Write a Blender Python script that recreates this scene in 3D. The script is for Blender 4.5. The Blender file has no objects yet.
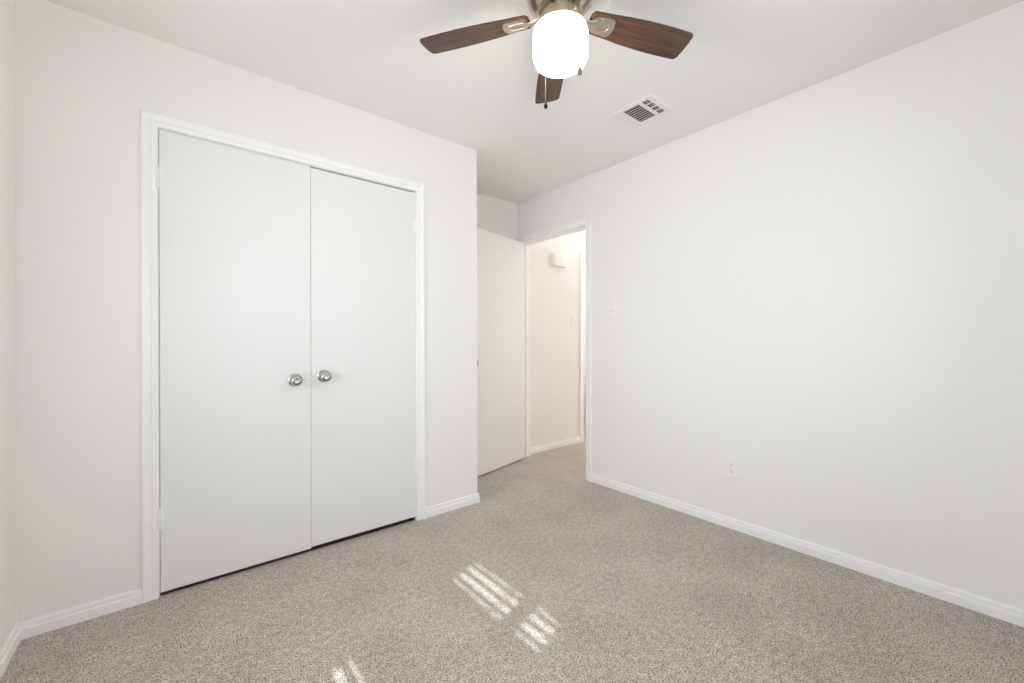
import bpy, bmesh, math, random
from mathutils import Vector, Matrix

random.seed(4)
S = bpy.context.scene
COL = S.collection
H = 2.44                       # ceiling height
XL, XR = -2.0907, 0.9422       # left and right walls of the bedroom
YB, YR = -2.70, 0.685          # wall behind the camera, wall at the back of the recess
WT = 0.115                     # wall thickness

# ------------------------------------------------------------------ camera
cam_data = bpy.data.cameras.new('camera')
cam_data.sensor_width = 36.0
cam_data.lens = 413.838 / 1024 * 36.0
cam_data.clip_start = 0.02
cam = bpy.data.objects.new('camera', cam_data)
COL.objects.link(cam)
yaw, pitch, roll = math.radians(50.84557), math.radians(-0.0734), math.radians(-0.12936)
F = Vector((math.cos(yaw)*math.cos(pitch), math.sin(yaw)*math.cos(pitch), math.sin(pitch)))
R0 = Vector((math.sin(yaw), -math.cos(yaw), 0))
U0 = R0.cross(F)
Rv = R0*math.cos(roll) + U0*math.sin(roll)
Uv = -R0*math.sin(roll) + U0*math.cos(roll)
m = Matrix((Rv, Uv, -F)).transposed().to_4x4()
m.translation = Vector((-1.62629, -2.38101, 1.11817))
cam.matrix_world = m
S.camera = cam

# ------------------------------------------------------------------ view, world, sun, daylight, fill
S.view_settings.view_transform = 'Standard'
S.view_settings.look = 'None'
S.view_settings.gamma = 1.0
S.view_settings.use_curve_mapping = False
S.view_settings.exposure = -0.50
S.cycles.max_bounces = 16
S.cycles.diffuse_bounces = 12

W = bpy.data.worlds.new('sky')
S.world = W
W.use_nodes = True
bgn = W.node_tree.nodes['Background']
bgn.inputs['Color'].default_value = (0.80, 0.90, 1.0, 1)
bgn.inputs['Strength'].default_value = 1.0

def lamp(name, kind, energy, color, loc, direction=None, **kw):
    d = bpy.data.lights.new(name, kind)
    d.energy = energy
    d.color = color
    for k, v in kw.items():
        setattr(d, k, v)
    o = bpy.data.objects.new(name, d)
    COL.objects.link(o)
    o.location = loc
    if direction is not None:
        o.rotation_euler = Vector(direction).to_track_quat('-Z', 'Y').to_euler()
    return o

SUN = Vector((1.0, 0.35, -0.90))
lamp('sun', 'SUN', 9.0, (1.0, 1.0, 1.0), (-6, -4, 5), SUN, angle=math.radians(0.55))
lamp('back_window_fill', 'AREA', 66.0, (0.97, 0.98, 1.0), (-0.60, YB-0.50, 1.70), (0, 1, -0.12),  # soft fill through the added back window
     shape='RECTANGLE', size=3.2, size_y=2.0)
lamp('daylight_left_window', 'AREA', 185.0, (0.88, 0.94, 1.0), (XL-0.60, -1.60, 1.65), (1, 0, -0.2),
     shape='RECTANGLE', size=3.0, size_y=2.2)
lamp('hall_end_fill', 'AREA', 22.0, (1.0, 0.99, 0.97), (3.55, 0.15, 1.30), (-1, 0, 0),  # added fill for the hall; the end wall has no opening
     shape='RECTANGLE', size=0.75, size_y=2.0)

# ------------------------------------------------------------------ materials
def mat(name, color, rough=0.6, metal=0.0, spec=0.5, bump=None, coat=0.0, emit=None, estr=0.0):
    M = bpy.data.materials.new(name)
    M.use_nodes = True
    nt = M.node_tree
    b = nt.nodes['Principled BSDF']
    b.inputs['Base Color'].default_value = (*color, 1)
    b.inputs['Roughness'].default_value = rough
    b.inputs['Metallic'].default_value = metal
    b.inputs['Specular IOR Level'].default_value = spec
    b.inputs['Coat Weight'].default_value = coat
    if emit:
        b.inputs['Emission Color'].default_value = (*emit, 1)
        b.inputs['Emission Strength'].default_value = estr
    if bump:
        scale, strength, dist = bump
        tc = nt.nodes.new('ShaderNodeTexCoord')
        nz = nt.nodes.new('ShaderNodeTexNoise')
        nz.inputs['Scale'].default_value = scale
        nz.inputs['Detail'].default_value = 3
        bp = nt.nodes.new('ShaderNodeBump')
        bp.inputs['Strength'].default_value = strength
        bp.inputs['Distance'].default_value = dist
        nt.links.new(tc.outputs['Object'], nz.inputs['Vector'])
        nt.links.new(nz.outputs['Fac'], bp.inputs['Height'])
        nt.links.new(bp.outputs['Normal'], b.inputs['Normal'])
    return M

M_wall = mat('wall_paint', (0.840, 0.826, 0.809), 0.75, spec=0.25, bump=(70, 0.12, 0.002))
M_ceil = mat('ceiling_paint', (0.850, 0.840, 0.826), 0.85, spec=0.2, bump=(55, 0.15, 0.002))
M_trim = mat('trim_paint', (0.885, 0.880, 0.870), 0.40, spec=0.45)
M_door = mat('door_paint', (0.800, 0.798, 0.792), 0.42, spec=0.45, bump=(25, 0.03, 0.001))
M_plastic = mat('white_plastic', (0.845, 0.832, 0.815), 0.35)
M_slot = mat('dark_slot', (0.10, 0.095, 0.09), 0.6)
M_chrome = mat('satin_chrome', (0.46, 0.45, 0.435), 0.22, metal=1.0)
M_nickel = mat('brushed_nickel', (0.56, 0.49, 0.41), 0.32, metal=1.0)
M_brass = mat('dark_chain_metal', (0.30, 0.24, 0.18), 0.45, metal=1.0)
M_black = mat('black_pull', (0.008, 0.008, 0.008), 0.7, spec=0.1)
M_vent = mat('vent_enamel', (0.82, 0.81, 0.78), 0.4)
M_duct = mat('duct_dark', (0.03, 0.028, 0.026), 0.7)
M_ledge = mat('ledge_paint', (0.80, 0.79, 0.77), 0.4)
M_vinyl = mat('window_vinyl', (0.85, 0.85, 0.84), 0.4)
def opal():
    """white opal glass: glows, and lets part of the bulb's light straight through"""
    M = mat('opal_glass_lit', (0.9, 0.88, 0.84), 0.25, emit=(1.0, 0.97, 0.92), estr=1.5)
    nt = M.node_tree
    ms = nt.nodes.new('ShaderNodeMixShader')
    tr = nt.nodes.new('ShaderNodeBsdfTransparent')
    ms.inputs[0].default_value = 0.35
    nt.links.new(nt.nodes['Principled BSDF'].outputs[0], ms.inputs[1])
    nt.links.new(tr.outputs[0], ms.inputs[2])
    nt.links.new(ms.outputs[0], nt.nodes['Material Output'].inputs['Surface'])
    return M
M_globe = opal()
M_hall = mat('hall_glass_lit', (0.9, 0.88, 0.84), 0.25, emit=(1.0, 0.95, 0.89), estr=24.0)

def carpet():
    M = bpy.data.materials.new('carpet_pile')
    M.use_nodes = True
    nt = M.node_tree
    b = nt.nodes['Principled BSDF']
    b.inputs['Roughness'].default_value = 0.95
    b.inputs['Specular IOR Level'].default_value = 0.1
    b.inputs['Sheen Weight'].default_value = 0.15
    tc = nt.nodes.new('ShaderNodeTexCoord')
    def noise(scale, detail, rough=0.6):
        n = nt.nodes.new('ShaderNodeTexNoise')
        n.inputs['Scale'].default_value = scale
        n.inputs['Detail'].default_value = detail
        n.inputs['Roughness'].default_value = rough
        nt.links.new(tc.outputs['Object'], n.inputs['Vector'])
        return n
    def ramp(src, stops):
        r = nt.nodes.new('ShaderNodeValToRGB')
        els = r.color_ramp.elements
        els[0].position, els[0].color = stops[0][0], (*stops[0][1], 1)
        els[1].position, els[1].color = stops[-1][0], (*stops[-1][1], 1)
        for p, c in stops[1:-1]:
            e = els.new(p)
            e.color = (*c, 1)
        nt.links.new(src, r.inputs['Fac'])
        return r
    fine = noise(190, 2, 0.7)
    tuft = ramp(fine.outputs['Fac'], [(0.375, (0.060, 0.049, 0.039)), (0.435, (0.355, 0.317, 0.275)),
                                      (0.50, (0.530, 0.485, 0.430)), (0.64, (0.70, 0.655, 0.595))])
    mid = noise(42, 2, 0.6)
    tmid = ramp(mid.outputs['Fac'], [(0.34, (0.83, 0.82, 0.805)), (0.66, (1.15, 1.145, 1.135))])
    m0 = nt.nodes.new('ShaderNodeMix')
    m0.data_type = 'RGBA'
    m0.blend_type = 'MULTIPLY'
    m0.inputs['Factor'].default_value = 1.0
    nt.links.new(tuft.outputs['Color'], m0.inputs[6])
    nt.links.new(tmid.outputs['Color'], m0.inputs[7])
    patch = noise(3.2, 3, 0.55)
    tone = ramp(patch.outputs['Fac'], [(0.32, (0.90, 0.89, 0.885)), (0.68, (1.08, 1.08, 1.075))])
    mx = nt.nodes.new('ShaderNodeMix')
    mx.data_type = 'RGBA'
    mx.blend_type = 'MULTIPLY'
    mx.inputs['Factor'].default_value = 1.0
    nt.links.new(m0.outputs[2], mx.inputs[6])
    nt.links.new(tone.outputs['Color'], mx.inputs[7])
    nt.links.new(mx.outputs[2], b.inputs['Base Color'])
    bp = nt.nodes.new('ShaderNodeBump')
    bp.inputs['Strength'].default_value = 0.6
    bp.inputs['Distance'].default_value = 0.006
    nt.links.new(fine.outputs['Fac'], bp.inputs['Height'])
    nt.links.new(bp.outputs['Normal'], b.inputs['Normal'])
    return M
M_carpet = carpet()

def wood():
    M = bpy.data.materials.new('walnut_blade')
    M.use_nodes = True
    nt = M.node_tree
    b = nt.nodes['Principled BSDF']
    b.inputs['Roughness'].default_value = 0.42
    tc = nt.nodes.new('ShaderNodeTexCoord')
    mp = nt.nodes.new('ShaderNodeMapping')
    mp.inputs['Scale'].default_value = (5.0, 70.0, 70.0)
    nz = nt.nodes.new('ShaderNodeTexNoise')
    nz.inputs['Scale'].default_value = 1.0
    nz.inputs['Detail'].default_value = 6
    nz.inputs['Distortion'].default_value = 0.6
    rp = nt.nodes.new('ShaderNodeValToRGB')
    e = rp.color_ramp.elements
    e[0].position, e[0].color = 0.28, (0.020, 0.010, 0.006, 1)
    e[1].position, e[1].color = 0.75, (0.150, 0.074, 0.038, 1)
    k = e.new(0.5)
    k.color = (0.074, 0.034, 0.017, 1)
    nt.links.new(tc.outputs['Object'], mp.inputs['Vector'])
    nt.links.new(mp.outputs['Vector'], nz.inputs['Vector'])
    nt.links.new(nz.outputs['Fac'], rp.inputs['Fac'])
    nt.links.new(rp.outputs['Color'], b.inputs['Base Color'])
    return M
M_wood = wood()

def pane_mat():
    M = bpy.data.materials.new('window_glass')
    M.use_nodes = True
    nt = M.node_tree
    nt.nodes.remove(nt.nodes['Principled BSDF'])
    out = nt.nodes['Material Output']
    tr = nt.nodes.new('ShaderNodeBsdfTransparent')
    gl = nt.nodes.new('ShaderNodeBsdfGlossy')
    gl.inputs['Roughness'].default_value = 0.02
    fr = nt.nodes.new('ShaderNodeFresnel')
    fr.inputs['IOR'].default_value = 1.25
    ms = nt.nodes.new('ShaderNodeMixShader')
    nt.links.new(fr.outputs['Fac'], ms.inputs[0])
    nt.links.new(tr.outputs[0], ms.inputs[1])
    nt.links.new(gl.outputs[0], ms.inputs[2])
    nt.links.new(ms.outputs[0], out.inputs['Surface'])
    return M
M_pane = pane_mat()

# ------------------------------------------------------------------ mesh helpers
def box(bm, x0, x1, y0, y1, z0, z1, bevel=0.0, mtx=None):
    vs = [bm.verts.new((x, y, z)) for x in (x0, x1) for y in (y0, y1) for z in (z0, z1)]
    q = [(0, 1, 3, 2), (4, 6, 7, 5), (0, 4, 5, 1), (2, 3, 7, 6), (0, 2, 6, 4), (1, 5, 7, 3)]
    fs = [bm.faces.new([vs[i] for i in f]) for f in q]
    if bevel:
        es = list({e for f in fs for e in f.edges})
        g = bmesh.ops.bevel(bm, geom=es, offset=bevel, segments=2, affect='EDGES', profile=0.5)
        vs = list({v for f in g['faces'] for v in f.verts} | {v for v in vs if v.is_valid})
    if mtx is not None:
        for v in vs:
            v.co = mtx @ v.co

def lathe(bm, prof, n=48, mtx=None):
    rings = []
    for r, z in prof:
        if r < 1e-6:
            rings.append([bm.verts.new((0, 0, z))])
        else:
            rings.append([bm.verts.new((r*math.cos(2*math.pi*i/n), r*math.sin(2*math.pi*i/n), z)) for i in range(n)])
    for a, b in zip(rings, rings[1:]):
        for i in range(n):
            j = (i+1) % n
            if len(a) == 1 and len(b) > 1:
                bm.faces.new((a[0], b[i], b[j]))
            elif len(b) == 1 and len(a) > 1:
                bm.faces.new((a[i], b[0], a[j]))
            elif len(a) > 1:
                bm.faces.new((a[i], b[i], b[j], a[j]))
    if mtx is not None:
        for rg in rings:
            for v in rg:
                v.co = mtx @ v.co

def tube(bm, pts, rad, n=8):
    pts = [Vector(p) for p in pts]
    rads = rad if isinstance(rad, (list, tuple)) else [rad]*len(pts)
    rings = []
    for i, p in enumerate(pts):
        d = (pts[min(i+1, len(pts)-1)] - pts[max(i-1, 0)]).normalized()
        a = d.orthogonal().normalized() if i == 0 else (prev - d*prev.dot(d)).normalized()
        prev = a
        b = d.cross(a)
        rings.append([bm.verts.new(p + (a*math.cos(2*math.pi*k/n) + b*math.sin(2*math.pi*k/n))*rads[i]) for k in range(n)])
    for a, b in zip(rings, rings[1:]):
        for k in range(n):
            bm.faces.new((a[k], b[k], b[(k+1) % n], a[(k+1) % n]))
    bm.faces.new(rings[0][::-1])
    bm.faces.new(rings[-1])

def sweep(bm, rings, close_ends=True):
    """rings: list of equal-length closed loops of coordinates"""
    vr = [[bm.verts.new(c) for c in rg] for rg in rings]
    n = len(vr[0])
    for a, b in zip(vr, vr[1:]):
        for k in range(n):
            bm.faces.new((a[k], a[(k+1) % n], b[(k+1) % n], b[k]))
    if close_ends:
        bm.faces.new(vr[0][::-1])
        bm.faces.new(vr[-1])

def plate(bm, outline, z0, z1):
    lo = [bm.verts.new((x, y, z0)) for x, y in outline]
    hi = [bm.verts.new((x, y, z1)) for x, y in outline]
    n = len(outline)
    bm.faces.new(lo[::-1])
    bm.faces.new(hi)
    for k in range(n):
        bm.faces.new((lo[k], lo[(k+1) % n], hi[(k+1) % n], hi[k]))

def obj(name, bm, material, parent=None, smooth=False, loc=None):
    bmesh.ops.recalc_face_normals(bm, faces=bm.faces[:])
    me = bpy.data.meshes.new(name)
    bm.to_mesh(me)
    bm.free()
    me.materials.append(material)
    o = bpy.data.objects.new(name, me)
    COL.objects.link(o)
    if smooth:
        for p in me.polygons:
            p.use_smooth = True
        me.set_sharp_from_angle(angle=math.radians(38))
    if parent is not None:
        o.parent = parent
    if loc is not None:
        o.location = loc
    return o

def tag(o, label, cat, group=None, kind=None):
    o['label'] = label
    o['category'] = cat
    if group:
        o['group'] = group
    if kind:
        o['kind'] = kind
    return o

def empty(name, loc, rot=(0, 0, 0)):
    o = bpy.data.objects.new(name, None)
    o.empty_display_size = 0.1
    COL.objects.link(o)
    o.location = loc
    o.rotation_euler = rot
    return o

def struct(name, boxes, material, label, cat):
    bm = bmesh.new()
    for b in boxes:
        box(bm, *b)
    return tag(obj(name, bm, material), label, cat, kind='structure')

# ------------------------------------------------------------------ room shell
HX = 3.60                                  # far end of the hall
struct('floor', [(XL-WT, 4.3, YB-WT, 2.45, -0.08, 0.0)], M_carpet,
       'beige grey speckled cut-pile carpet floor running through the doorway into the hall', 'carpet')
M_gap_shade = mat('gap_shade_paint', (0.045, 0.038, 0.032), 0.8)  # near-black colour standing in for the shade under the closet doors
struct('closet_gap_shade', [(XL, -0.10, 0.011, YR, 0.0, 0.003)], M_gap_shade,
       'dark sheet behind the double doors painting in the shade line under them', 'floor')
struct('ceiling', [(XL-WT, 4.3, YB-WT, 2.45, H, H+0.08)], M_ceil,
       'plain white ceiling holding the fan and the air vent', 'ceiling')

# closet opening, bedroom door opening, hall door opening
CX0, CX1, CZ = -1.683, -0.461, 2.054
DY0, DY1, DZ = -0.176, 0.632, 2.056
GX0, GX1, GZ = 1.893, 2.66, 2.05
# windows beside the camera and, added for fill, behind it
LY0, LY1, LZ0, LZ1 = -2.56, -0.52, 0.40, 2.0   # three lights side by side
LM = (-1.905, -1.180)       # wide mullions between them
BX0, BX1, BZ0, BZ1 = -1.60, 0.40, 0.75, 2.05

struct('wall_closet', [(XL, CX0, 0, 0.10, 0, H), (CX1, 0, 0, 0.10, 0, H), (CX0, CX1, 0, 0.10, CZ, H)],
       M_wall, 'white wall around the double closet doors', 'wall')
struct('wall_closet_side', [(-0.10, 0, 0.10, YR, 0, H)], M_wall,
       'side wall of the closet turning back into the door recess', 'wall')
struct('wall_recess', [(XL, XR+WT, YR, YR+WT, 0, H)], M_wall,
       'short shaded wall above the open bedroom door at the end of the recess', 'wall')
struct('wall_left', [(XL-WT, XL, YB-WT, LY0, 0, H), (XL-WT, XL, LY1, YR+WT, 0, H),
                     (XL-WT, XL, LY0, LY1, 0, LZ0), (XL-WT, XL, LY0, LY1, LZ1, H)],
       M_wall, 'white wall at the far left edge of the view', 'wall')
struct('wall_right', [(XR, XR+WT, YB-WT, DY0, 0, H), (XR, XR+WT, DY1, YR, 0, H), (XR, XR+WT, DY0, DY1, DZ, H)],
       M_wall, 'long plain white wall on the right with the switch and the outlet', 'wall')
struct('wall_back', [(XL, BX0, YB-WT, YB, 0, H), (BX1, XR, YB-WT, YB, 0, H),
                     (BX0, BX1, YB-WT, YB, 0, BZ0), (BX0, BX1, YB-WT, YB, BZ1, H)],
       M_wall, 'white wall with an added window on the near side of the room', 'wall')
struct('wall_hall', [(XR+WT, GX0, YR, YR+WT, 0, H), (GX1, HX, YR, YR+WT, 0, H), (GX0, GX1, YR, YR+WT, GZ, H)],
       M_wall, 'bright hall wall seen through the bedroom doorway carrying the white box', 'wall')
struct('wall_hall_near', [(XR+WT, HX, -0.385, -0.27, 0, H)], M_wall,
       'hall wall hidden behind the right bedroom wall', 'wall')
struct('wall_hall_end', [(HX, HX+WT, -0.385, YR+WT, 0, H)], M_wall, 'wall at the far end of the hall', 'wall')
struct('wall_far_room', [(1.60, 1.70, YR+WT, 2.40, 0, H), (1.60, 4.30, 2.30, 2.40, 0, H), (4.20, 4.30, YR+WT, 2.30, 0, H),
                         (HX, 4.30, YR, YR+WT, 0, H)],
       M_wall, 'sliver of bright wall in the room beyond the hall door', 'wall')
bm = bmesh.new()
box(bm, 1.75, 4.20, 1.62, 2.30, 0, 0.50, bevel=0.02)
tag(obj('trim_4', bm, M_ledge), 'low pale ledge in the room beyond the hall door', 'ledge', kind='structure')

# ------------------------------------------------------------------ baseboards (stepped profile)
BASE = [(0, 0), (0.013, 0), (0.013, 0.038), (0.0065, 0.0415), (0.0085, 0.045), (0.0085, 0.056), (0.006, 0.0622), (0, 0.063)]
def baseboard(name, a, b, normal, label, m0=0.0, m1=0.0):
    """straight run a->b on the floor; m0/m1 = mitre shift per unit of thickness at the two ends"""
    a, b, nn = Vector((*a, 0)), Vector((*b, 0)), Vector((*normal, 0))
    d = (b-a).normalized()
    bm = bmesh.new()
    r0 = [a + nn*t + d*(t*m0) + Vector((0, 0, z)) for t, z in BASE]
    r1 = [b + nn*t + d*(t*m1) + Vector((0, 0, z)) for t, z in BASE]
    sweep(bm, [r0, r1])
    return tag(obj(name, bm, M_trim), label, 'baseboard', kind='structure')

CW = 0.056      # closet casing width
DW = 0.050      # bedroom door casing width
baseboard('baseboard_closet_left', (XL, 0), (CX0-CW, 0), (0, -1), 'white baseboard left of the closet doors', 1, 0)
baseboard('baseboard_closet_right', (CX1+CW, 0), (0, 0), (0, -1), 'short white baseboard right of the closet doors', 0, 1)
baseboard('baseboard_closet_side', (0, 0), (0, YR), (1, 0), 'white baseboard along the closet side wall in the recess', -1, -1)
baseboard('baseboard_left', (XL, YB), (XL, 0), (1, 0), 'white baseboard at the far left edge', 1, -1)
baseboard('baseboard_right', (XR, YB), (XR, DY0-DW), (-1, 0), 'long white baseboard along the right wall', 1, 0)
baseboard('baseboard_back', (XL, YB), (XR, YB), (0, 1), 'white baseboard under the added near side window', 1, -1)
baseboard('baseboard_recess', (0, YR), (XR, YR), (0, -1), 'white baseboard behind the open bedroom door', 1, -1)
baseboard('baseboard_hall', (XR+WT, YR), (GX0-0.060, YR), (0, -1), 'white baseboard in the hall seen through the doorway', 1, 0)

# ------------------------------------------------------------------ door casings with jambs
def casing_profile(w):
    # (offset out from the opening, depth off the wall)
    return [(0, 0), (0, 0.008), (0.004, 0.0105), (w*0.36, 0.0115), (w*0.43, 0.0082), (w*0.50, 0.0115),
            (w*0.80, 0.0155), (w*0.94, 0.0155), (w, 0.0125), (w, 0)]
def casing(name, u0, u1, zt, w, to3d, jamb, label, stop=None):
    bm = bmesh.new()
    rings = []
    P = casing_profile(w)
    rings.append([to3d(u0-o, d, 0) for o, d in P])
    rings.append([to3d(u0-o, d, zt+o) for o, d in P])
    rings.append([to3d(u1+o, d, zt+o) for o, d in P])
    rings.append([to3d(u1+o, d, 0) for o, d in P])
    sweep(bm, rings)
    for b in jamb:
        box(bm, *b)
    return tag(obj(name, bm, M_trim), label, 'door frame', kind='structure')
JT = 0.003
casing('trim_1', CX0, CX1, CZ, CW, lambda u, d, z: Vector((u, -d, z)),
       [(CX0, CX0+JT, 0.0, 0.10, 0, CZ), (CX1-JT, CX1, 0.0, 0.10, 0, CZ), (CX0, CX1, 0.0, 0.10, CZ-JT, CZ),
        (CX0, CX1, 0.045, 0.075, CZ-0.03, CZ), (CX0, CX0+0.012, 0.045, 0.075, 0, CZ), (CX1-0.012, CX1, 0.045, 0.075, 0, CZ)],
       'white moulded casing around the double closet doors')
casing('trim_2', DY0, DY1, DZ, DW, lambda u, d, z: Vector((XR-d, u, z)),
       [(XR, XR+WT, DY0, DY0+JT, 0, DZ), (XR, XR+WT, DY1-JT, DY1, 0, DZ), (XR, XR+WT, DY0, DY1, DZ-JT, DZ),
        (XR+0.045, XR+0.080, DY0, DY1, DZ-0.013, DZ), (XR+0.045, XR+0.080, DY0, DY0+0.012, 0, DZ),
        (XR+0.045, XR+0.080, DY1-0.012, DY1, 0, DZ)],
       'white casing around the open bedroom doorway')
casing('trim_3', GX0, GX1, GZ, 0.060, lambda u, d, z: Vector((u, YR-d, z)),
       [(GX0, GX0+JT, YR, YR+WT, 0, GZ), (GX1-JT, GX1, YR, YR+WT, 0, GZ), (GX0, GX1, YR, YR+WT, GZ-JT, GZ)],
       'white casing of the next door along the hall')

# ------------------------------------------------------------------ doors
def knob_parts(parent, loc, direction, rosette_r=0.033):
    """round knob with a dished face on a rosette; axis along direction"""
    q = Vector(direction).to_track_quat('Z', 'Y').to_matrix().to_4x4()
    bm = bmesh.new()
    lathe(bm, [(0.011, 0.004), (0.011, 0.020), (0.016, 0.025), (0.0255, 0.031), (0.0285, 0.038), (0.0275, 0.046),
               (0.0225, 0.052), (0.0165, 0.0545), (0.0145, 0.0545), (0.0120, 0.0515), (0, 0.0505)], 40, q)
    k = obj('knob', bm, M_chrome, parent, smooth=True, loc=loc)
    bm = bmesh.new()
    lathe(bm, [(0, 0), (rosette_r, 0), (rosette_r, 0.003), (rosette_r*0.90, 0.006), (0.016, 0.009), (0, 0.009)], 40, q)
    obj('rosette', bm, M_chrome, k, smooth=True)
    return k

def hinge_part(parent, x, y, z, side):
    bm = bmesh.new()
    lathe(bm, [(0, -0.047), (0.0035, -0.047), (0.0045, -0.044), (0.0062, -0.044), (0.0062, 0.044), (0.0045, 0.044), (0.0035, 0.047), (0, 0.047)], 16,
          Matrix.Translation((x, y, z)))
    box(bm, x, x+side*0.014, y+0.002, y+0.0045, z-0.043, z+0.043)
    return obj('hinge', bm, M_trim, parent, smooth=True)

def slab(bm, x0, x1, y0, y1, z0, z1):
    box(bm, x0, x1, y0, y1, z0, z1, bevel=0.0015)

bm = bmesh.new()
slab(bm, CX0+0.0045, -1.0682, -0.006, 0.029, 0.0195, 2.047)
d1 = tag(obj('door_1', bm, M_door), 'left leaf of the flat white double closet doors', 'closet door', kind='structure')
knob_parts(d1, (-1.1450, -0.006, 0.919), (0, -1, 0))
for z in (1.835, 0.345):
    hinge_part(d1, CX0+0.0010, -0.0105, z, 1)

bm = bmesh.new()
slab(bm, -1.0668, CX1-0.0045, -0.003, 0.032, 0.0255, 2.041)
d2 = tag(obj('door_2', bm, M_door), 'right leaf of the flat white double closet doors', 'closet door', kind='structure')
knob_parts(d2, (-1.0030, -0.003, 0.931), (0, -1, 0))
for z in (1.835, 0.345):
    hinge_part(d2, CX1-0.0010, -0.0075, z, -1)

# bedroom door swung into the room, hinge at the origin, slab running along -X
DA = math.radians(14.6)
bm = bmesh.new()
slab(bm, -0.806, 0.0, 0.0, 0.035, 0.012, 2.047)
d3 = tag(obj('door_3', bm, M_door), 'flat white bedroom door standing open in the recess', 'bedroom door', kind='structure')
d3.location = (0.9440, 0.5855, 0)
d3.rotation_euler = (0, 0, DA)
knob_parts(d3, (-0.745, 0.0, 0.945), (0, -1, 0))
bm = bmesh.new()
lathe(bm, [(0, 0), (0.033, 0), (0.033, 0.004), (0.014, 0.009), (0.011, 0.022), (0.026, 0.031), (0.0285, 0.038), (0.024, 0.050), (0, 0.053)], 32,
      Vector((0, 1, 0)).to_track_quat('Z', 'Y').to_matrix().to_4x4())
obj('knob', bm, M_chrome, d3, smooth=True, loc=(-0.745, 0.035, 0.945))
for z in (1.80, 1.05, 0.28):
    bm = bmesh.new()
    lathe(bm, [(0, -0.046), (0.006, -0.046), (0.006, 0.046), (0, 0.046)], 14, Matrix.Translation((0.004, 0.040, z)))
    obj('hinge', bm, M_trim, d3, smooth=True)

# ------------------------------------------------------------------ windows on the near side (left: daylight and sun; back: added for fill)
def window(name, rects, panes, label):
    bm = bmesh.new()
    for b in rects:
        box(bm, *b)
    w = tag(obj(name, bm, M_vinyl), label, 'window', kind='structure')
    for p in panes:
        bm = bmesh.new()
        box(bm, *p)
        obj('pane', bm, M_pane, w)
    return w
fx0, fx1 = XL-0.105, XL-0.065
ym = -1.660
w1 = [(fx0, fx1, LY0, LY0+0.05, LZ0, LZ1), (fx0, fx1, LY1-0.05, LY1, LZ0, LZ1),
      (fx0, fx1, LY0, LY1, LZ0, LZ0+0.05), (fx0, fx1, LY0, LY1, LZ1-0.05, LZ1),
      (fx0, fx1, ym-0.036, ym+0.036, LZ0, LZ1),
      (XL-0.06, XL+0.03, LY0-0.03, LY1+0.03, LZ0-0.025, LZ0)]
p1 = []
for q in LM:
    w1.append((fx0, fx1, q-0.05, q+0.05, LZ0, LZ1))
edges = [LY0+0.05, LM[0]-0.05, LM[0]+0.05, ym-0.036, ym+0.036, LM[1]-0.05, LM[1]+0.05, LY1-0.05]
for q0, q1 in zip(edges[::2], edges[1::2]):
    p1.append((fx0+0.018, fx0+0.022, q0, q1, LZ0+0.05, LZ1-0.05))
window('window_1', w1, p1, 'wide white window with horizontal blinds letting in the sun stripes')
gy0, gy1 = YB-0.105, YB-0.065
bxm = (BX0+BX1)/2
window('window_2_added', [(BX0, BX0+0.05, gy0, gy1, BZ0, BZ1), (BX1-0.05, BX1, gy0, gy1, BZ0, BZ1),  # unseen window, added to light the closet wall
                    (BX0, BX1, gy0, gy1, BZ0, BZ0+0.05), (BX0, BX1, gy0, gy1, BZ1-0.05, BZ1),
                    (bxm-0.03, bxm+0.03, gy0, gy1, BZ0, BZ1),
                    (BX0-0.03, BX1+0.03, YB-0.06, YB+0.03, BZ0-0.025, BZ0)],
       [(BX0+0.05, bxm-0.03, gy0+0.018, gy0+0.022, BZ0+0.05, BZ1-0.05),
        (bxm+0.03, BX1-0.05, gy0+0.018, gy0+0.022, BZ0+0.05, BZ1-0.05)],
       'white window added on the near side wall to let in soft fill light')

# horizontal blinds, one per window light: slats level, a few in the middle blind hanging tilted so thin slits of sun pass
PITCH, SW = 0.0525, 0.060
bx = XL-0.032
SLIT_Z = 1.4037                # height of the middle of the lower full slit
TOP = LZ1-0.004
def slat(blind, z, tilt, half):
    bm = bmesh.new()
    top, bot = [], []
    for i in range(7):
        t = (i/6 - 0.5)
        c = 0.0022*(1-4*t*t)
        top.append((t*SW, c+0.0009))
        bot.append((t*SW, c-0.0009))
    loop = top + bot[::-1]
    ca, sa = math.cos(tilt), math.sin(tilt)
    ring = lambda y: [Vector((x*ca + zz*sa, y, -x*sa + zz*ca)) for x, zz in loop]
    sweep(bm, [ring(-half), ring(half)])
    return obj('slat', bm, M_vinyl, blind, loc=(0, 0, z - TOP))
def make_blind(y0, y1, tilted, label):
    half = (y1-y0)/2
    blind = empty('window_blind', (bx, (y0+y1)/2, TOP))
    tag(blind, label, 'blind', group='blinds in the left window')
    bm = bmesh.new()
    box(bm, -0.027, 0.027, -half, half, -0.036, 0, bevel=0.003)
    obj('headrail', bm, M_vinyl, blind)
    for k in range(-20, 12):
        z = SLIT_Z + (k+0.5)*PITCH
        if LZ0+0.03 < z < LZ1-0.055:
            slat(blind, z, math.radians(tilted.get(k, -2)), half)
    for y in (0.015, 0.015-half*0.85, 0.015+half*0.85):
        bm = bmesh.new()
        box(bm, -0.0295, -0.0285, y-0.005, y+0.005, LZ0+0.02-TOP, -0.036)
        box(bm, 0.0285, 0.0295, y-0.005, y+0.005, LZ0+0.02-TOP, -0.036)
        obj('ladder_tape', bm, M_vinyl, blind)
make_blind(LM[0]+0.003, LM[1]-0.003, {-1: 24, 0: 26, 1: 24, -11: 23, -12: 23}, 'middle of the three window blinds with a few slats hanging tilted')
make_blind(LY0+0.004, LM[0]-0.003, {}, 'window blind nearest the corner behind the camera')
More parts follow.
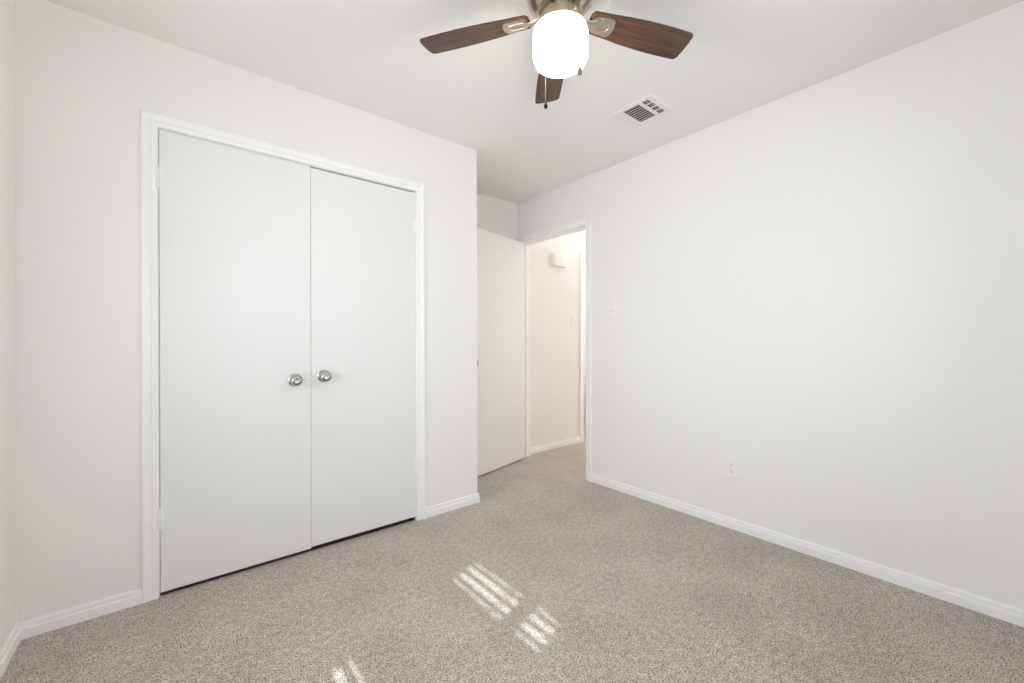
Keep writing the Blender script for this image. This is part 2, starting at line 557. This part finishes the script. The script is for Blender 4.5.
make_blind(LM[1]+0.003, LY1-0.004, {}, 'window blind nearest the closet')

# ------------------------------------------------------------------ ceiling fan
HUB = Vector((-0.557, -1.345))
BZ = 2.285
fan = empty('ceiling_fan', (HUB.x, HUB.y, H))
tag(fan, 'brown bladed ceiling fan with nickel body and lit white glass lamp', 'ceiling fan')
def zrel(p):
    return [(r, z-H) for r, z in p]
bm = bmesh.new()
lathe(bm, zrel([(0, H), (0.102, H), (0.108, 2.425), (0.118, 2.405), (0.124, 2.38), (0.1235, 2.355), (0.117, 2.332), (0.104, 2.316),
                (0.085, 2.306), (0.078, 2.304), (0.078, 2.298), (0, 2.298)]), 64)
obj('motor_housing', bm, M_nickel, fan, smooth=True)
bm = bmesh.new()
lathe(bm, zrel([(0.0, 2.300), (0.050, 2.300), (0.050, 2.288), (0.056, 2.280), (0.070, 2.275), (0.074, 2.266), (0.074, 2.238), (0.070, 2.232), (0.0, 2.232)]), 48)
fitter = obj('light_fitter', bm, M_nickel, fan, smooth=True)
for k in range(3):
    a = math.radians(225 + 40 + 120*k)
    bm = bmesh.new()
    mt = Matrix.Translation((0.073*math.cos(a), 0.073*math.sin(a), 2.254-H)) @ Vector((math.cos(a), math.sin(a), 0)).to_track_quat('Z', 'Y').to_matrix().to_4x4()
    lathe(bm, [(0, 0), (0.004, 0), (0.004, 0.005), (0.0055, 0.006), (0.0055, 0.010), (0, 0.012)], 14, mt)
    obj('thumb_screw', bm, M_nickel, fitter, smooth=True)
bm = bmesh.new()
lathe(bm, zrel([(0.062, 2.233), (0.084, 2.231), (0.093, 2.224), (0.0975, 2.210), (0.0985, 2.195), (0.0985, 2.170), (0.0985, 2.143), (0.0965, 2.126),
                (0.091, 2.113), (0.079, 2.105), (0.05, 2.102), (0, 2.101)]), 64)
g = obj('lamp_glass', bm, M_globe, fan, smooth=True)
g['label'] = 'glowing white opal glass lamp'
lamp('fan_bulb', 'POINT', 22.0, (1.0, 0.93, 0.84), (HUB.x, HUB.y, 2.175), shadow_soft_size=0.03)

def blade_outline():
    up = [(0.112, 0.030), (0.122, 0.0425), (0.20, 0.0475), (0.26, 0.0535), (0.32, 0.0575), (0.38, 0.0600), (0.44, 0.0605), (0.49, 0.0595)]
    tip = []
    r = 0.014
    for a in (90, 67, 45, 22, 0):
        tip.append((0.540 - r + r*math.cos(math.radians(a)), 0.0585 - r + r*math.sin(math.radians(a))))
    o = up + tip
    mid = [(0.5425, 0.02), (0.5425, -0.02)]
    return o + mid + [(x, -y) for x, y in reversed(o)]
bm = bmesh.new()
plate(bm, blade_outline(), -0.003, 0.003)
bmesh.ops.bevel(bm, geom=[e for e in bm.edges if abs(e.verts[0].co.z-e.verts[1].co.z) < 1e-6], offset=0.0012, segments=2, affect='EDGES')
blade0 = obj('blade', bm, M_wood, fan, smooth=True)

# blade arm: curved neck from the hub and a flared mounting plate with a slot under the blade root
def arm_mesh():
    bm = bmesh.new()
    out = [(0.120, 0.014), (0.128, 0.024), (0.138, 0.031), (0.165, 0.0345), (0.196, 0.0375), (0.203, 0.0355), (0.2105, 0.024), (0.2145, 0.012), (0.2155, 0.0)]
    out = out + [(x, -y) for x, y in reversed(out[:-1])]
    plate(bm, out, -0.0075, -0.003)
    # raised rim and central rib round the two slots
    for pts in ([(0.135, 0.016), (0.158, 0.017), (0.188, 0.016), (0.197, 0.0)], [(0.135, -0.016), (0.158, -0.017), (0.188, -0.016), (0.197, 0.0)]):
        tube(bm, [Vector((x, y, -0.0085)) for x, y in pts], 0.004, 8)
    rings = []
    for x, z, hw, ht in ((0.052, 0.008, 0.013, 0.004), (0.075, 0.003, 0.012, 0.004), (0.098, -0.006, 0.011, 0.004), (0.118, -0.0095, 0.012, 0.0035), (0.140, -0.0075, 0.016, 0.003)):
        rings.append([Vector((x, hw*math.cos(t), z + ht*math.sin(t))) for t in [2*math.pi*i/12 for i in range(12)]])
    sweep(bm, rings)
    return bm
arm0 = obj('blade_arm', arm_mesh(), M_nickel, fan, smooth=True)
screws = []
for x, y in ((0.160, 0.026), (0.160, -0.026), (0.205, 0.0)):
    bm = bmesh.new()
    lathe(bm, [(0, -0.0115), (0.003, -0.0112), (0.005, -0.0098), (0.0055, -0.0074), (0, -0.0074)], 14, Matrix.Translation((x, y, 0)))
    screws.append(obj('screw', bm, M_nickel, arm0, smooth=True))
A0 = math.radians(123.08)
TILT = math.radians(-11.2)
for k in range(5):
    b_, a_ = blade0, arm0
    if k:
        b_, a_ = blade0.copy(), arm0.copy()
        for o in (b_, a_):
            COL.objects.link(o)
            o.parent = fan
        for sc in screws:
            c = sc.copy()
            COL.objects.link(c)
            c.parent = a_
    rot = Matrix.Translation((0, 0, BZ-H)) @ Matrix.Rotation(A0 - k*2*math.pi/5, 4, 'Z') @ Matrix.Rotation(TILT, 4, 'X')
    b_.matrix_local = rot
    a_.matrix_local = rot

Rh = Vector((math.sin(yaw), -math.cos(yaw)))
Fh = Vector((math.cos(yaw), math.sin(yaw)))
def pull(lat, fwd, z_end, mat_tip, ln):
    p = Rh*lat + Fh*fwd
    d = p.normalized()
    bm = bmesh.new()
    tube(bm, [Vector((*(d*0.066), 2.270-H)), Vector((*(d*0.090), 2.271-H)), Vector((*(d*(p.length-0.004)), 2.268-H)), Vector((*p, 2.258-H)),
              Vector((*p, z_end-H))], 0.0010, 8)
    zz = 2.25
    while zz > z_end:
        lathe(bm, [(0, -0.0017), (0.0017, 0), (0, 0.0017)], 6, Matrix.Translation((*p, zz-H)))
        zz -= 0.0065
    c = obj('pull_chain', bm, M_brass, fan, smooth=True)
    bm = bmesh.new()
    lathe(bm, [(0, 0.002), (0.0028, 0), (0.0045, -0.006), (0.0072, -0.013), (0.0076, -ln*0.72), (0.006, -ln*0.93), (0, -ln)], 18, Matrix.Translation((*p, z_end-H)))
    obj('pull_knob', bm, mat_tip, c, smooth=True)
pull(0.0535, -0.0950, 2.035, M_brass, 0.029)
pull(-0.0445, 0.100, 2.030, M_black, 0.026)

# ------------------------------------------------------------------ ceiling register
vent = empty('ceiling_vent', (0.4625, -1.0035, H))
tag(vent, 'white rectangular air vent in the ceiling near the right wall', 'air vent')
bm = bmesh.new()
hx, hy, zf = 0.121, 0.136, -0.008
# faceplate: sloped rim, then flat bars between the three louvre openings
rim_o = [(-hx, -hy), (hx, -hy), (hx, hy), (-hx, hy)]
ix, iy = hx-0.012, hy-0.012
rim_i = [(-ix, -iy), (ix, -iy), (ix, iy), (-ix, iy)]
lo = [bm.verts.new((x, y, -0.001)) for x, y in rim_o]
li = [bm.verts.new((x, y, zf)) for x, y in rim_i]
for k in range(4):
    bm.faces.new((lo[k], lo[(k+1) % 4], li[(k+1) % 4], li[k]))
ox = 0.0885
OPEN = ((-0.0955, -0.0595), (-0.0365, 0.0655), (0.0750, 0.1080))      # the three louvre openings along y
cuts = [-iy] + [v for o_ in OPEN for v in o_] + [iy]
for b in [(-ix, -ox, -iy, iy), (ox, ix, -iy, iy)] + [(-ox, ox, cuts[i], cuts[i+1]) for i in range(0, len(cuts), 2)]:
    box(bm, b[0], b[1], b[2], b[3], zf, zf+0.003)
obj('faceplate', bm, M_vent, vent)
bm = bmesh.new()
box(bm, -0.098, 0.098, -0.112, 0.114, -0.0012, -0.0006)
obj('duct_opening', bm, M_duct, vent)
def bank(name, along, centers, half, width, tilt):
    bm = bmesh.new()
    for cx_, cy_ in centers:
        mt = Matrix.Translation((cx_, cy_, zf+0.0035)) @ (Matrix.Rotation(tilt, 4, 'Y') if along == 'y' else Matrix.Rotation(tilt, 4, 'X'))
        if along == 'y':
            box(bm, -width/2, width/2, -half, half, -0.0005, 0.0005, mtx=mt)
        else:
            box(bm, -half, half, -width/2, width/2, -0.0005, 0.0005, mtx=mt)
    return obj(name, bm, M_vent, vent)
bank('louver_bank', 'y', [(-0.076 + 0.0217*i, 0.0145) for i in range(8)], 0.051, 0.0070, math.radians(-14))
bank('louver_bank', 'x', [(0, -0.0715), (0, -0.0840)], 0.0885, 0.0026, math.radians(5))
bank('louver_bank', 'x', [(0, 0.0790 + 0.0085*i) for i in range(4)], 0.0885, 0.0100, math.radians(-30))
for x in (-0.045, 0.0, 0.045):
    for y0, y1 in (OPEN[0], OPEN[2]):
        bm = bmesh.new()
        box(bm, x-0.002, x+0.002, y0, y1, zf-0.0005, zf+0.004)
        obj('divider', bm, M_vent, vent)
for y in (-0.115, 0.115):
    bm = bmesh.new()
    lathe(bm, [(0, zf-0.003), (0.003, zf-0.0022), (0.004, zf), (0, zf)], 14, Matrix.Translation((0, y, 0)))
    obj('screw', bm, M_vent, vent, smooth=True)

# ------------------------------------------------------------------ wall plates (local: x across, z up, face towards -y)
def plate_mesh(w=0.070, h=0.115, t=0.0055):
    bm = bmesh.new()
    rings = []
    for s, y in ((0, 0), (0, -t*0.45), (0.004, -t)):
        hw, hh, r = w/2 - s, h/2 - s, 0.004
        loop = []
        for cx_, cz_, a0 in ((hw-r, hh-r, 0), (-hw+r, hh-r, 90), (-hw+r, -hh+r, 180), (hw-r, -hh+r, 270)):
            for a in (0, 45, 90):
                loop.append(Vector((cx_ + r*math.cos(math.radians(a0+a)), y, cz_ + r*math.sin(math.radians(a0+a)))))
        rings.append(loop)
    sweep(bm, rings)
    return bm
def small_screw(parent, z, name='screw'):
    bm = bmesh.new()
    lathe(bm, [(0, 0.0012), (0.002, 0.001), (0.0032, 0), (0, 0)], 14, Matrix.Translation((0, -0.0055, z)) @ Matrix.Rotation(math.radians(90), 4, 'X'))
    obj(name, bm, M_plastic, parent, smooth=True)

def light_switch(loc, rz, label):
    t = empty('light_switch', loc, (0, 0, rz))
    tag(t, label, 'light switch')
    obj('cover_plate', plate_mesh(), M_plastic, t)
    bm = bmesh.new()
    box(bm, -0.0055, 0.0055, -0.0062, -0.004, -0.0125, 0.0125)
    box(bm, -0.0042, 0.0042, -0.017, -0.004, -0.002, 0.008, mtx=Matrix.Rotation(math.radians(-14), 4, 'X'))
    obj('toggle', bm, M_plastic, t)
    for z in (0.030, -0.030):
        small_screw(t, z)
    return t
light_switch((XR, -0.425, 1.343), math.radians(-90), 'white toggle light switch on the right wall beside the doorway')
light_switch((1.733, YR, 1.328), 0, 'white light switch on the hall wall below the small white box')

out = empty('wall_outlet', (XR, -1.297, 0.358), (0, 0, math.radians(-90)))
tag(out, 'white double power outlet low on the right wall', 'outlet')
obj('cover_plate', plate_mesh(), M_plastic, out)
for z in (0.0195, -0.0195):
    bm = bmesh.new()
    loop = []
    for i in range(32):
        a = 2*math.pi*i/32
        loop.append((0.0172*math.cos(a), max(-0.0135, min(0.0135, 0.0172*math.sin(a)))))
    r0 = [Vector((x, -0.004, z+zz)) for x, zz in loop]
    r1 = [Vector((x, -0.0068, z+zz)) for x, zz in loop]
    sweep(bm, [r0, r1])
    rc = obj('receptacle', bm, M_plastic, out)
    bm = bmesh.new()
    box(bm, -0.0075, -0.0052, -0.0072, -0.005, z-0.001, z+0.008)
    box(bm, 0.0052, 0.0075, -0.0072, -0.005, z-0.000, z+0.007)
    lathe(bm, [(0, 0.0), (0.0025, 0.0), (0.0025, 0.002), (0, 0.002)], 12, Matrix.Translation((0, -0.0052, z-0.0075)) @ Matrix.Rotation(math.radians(90), 4, 'X'))
    obj('socket_slots', bm, M_slot, rc)
small_screw(out, 0.0)

# ------------------------------------------------------------------ hall: door chime box and ceiling light
ch = empty('door_chime', (1.482, YR, 1.957))
tag(ch, 'small white box mounted high on the hall wall seen through the doorway', 'door chime')
bm = bmesh.new()
box(bm, -0.092, 0.092, -0.012, 0, -0.061, 0.061)
obj('back_plate', bm, M_plastic, ch)
bm = bmesh.new()
box(bm, -0.096, 0.096, -0.056, -0.010, -0.064, 0.064, bevel=0.004)
obj('cover', bm, M_plastic, ch, smooth=True)

hl = empty('hall_ceiling_light', (1.76, 0.27, H))
tag(hl, 'round lit ceiling light in the hall beyond the doorway', 'ceiling light')
bm = bmesh.new()
lathe(bm, [(0, 0), (0.090, 0), (0.090, -0.018), (0.078, -0.024), (0, -0.024)], 40)
obj('base', bm, M_nickel, hl, smooth=True)
bm = bmesh.new()
lathe(bm, [(0.072, -0.022), (0.076, -0.050), (0.070, -0.085), (0.050, -0.110), (0.025, -0.119), (0, -0.121)], 40)
obj('glass_dome', bm, M_hall, hl, smooth=True)

# lamp in the room beyond the hall door
lamp('far_room_lamp', 'POINT', 30.0, (1.0, 0.95, 0.88), (3.2, 1.5, 2.2), shadow_soft_size=0.10)
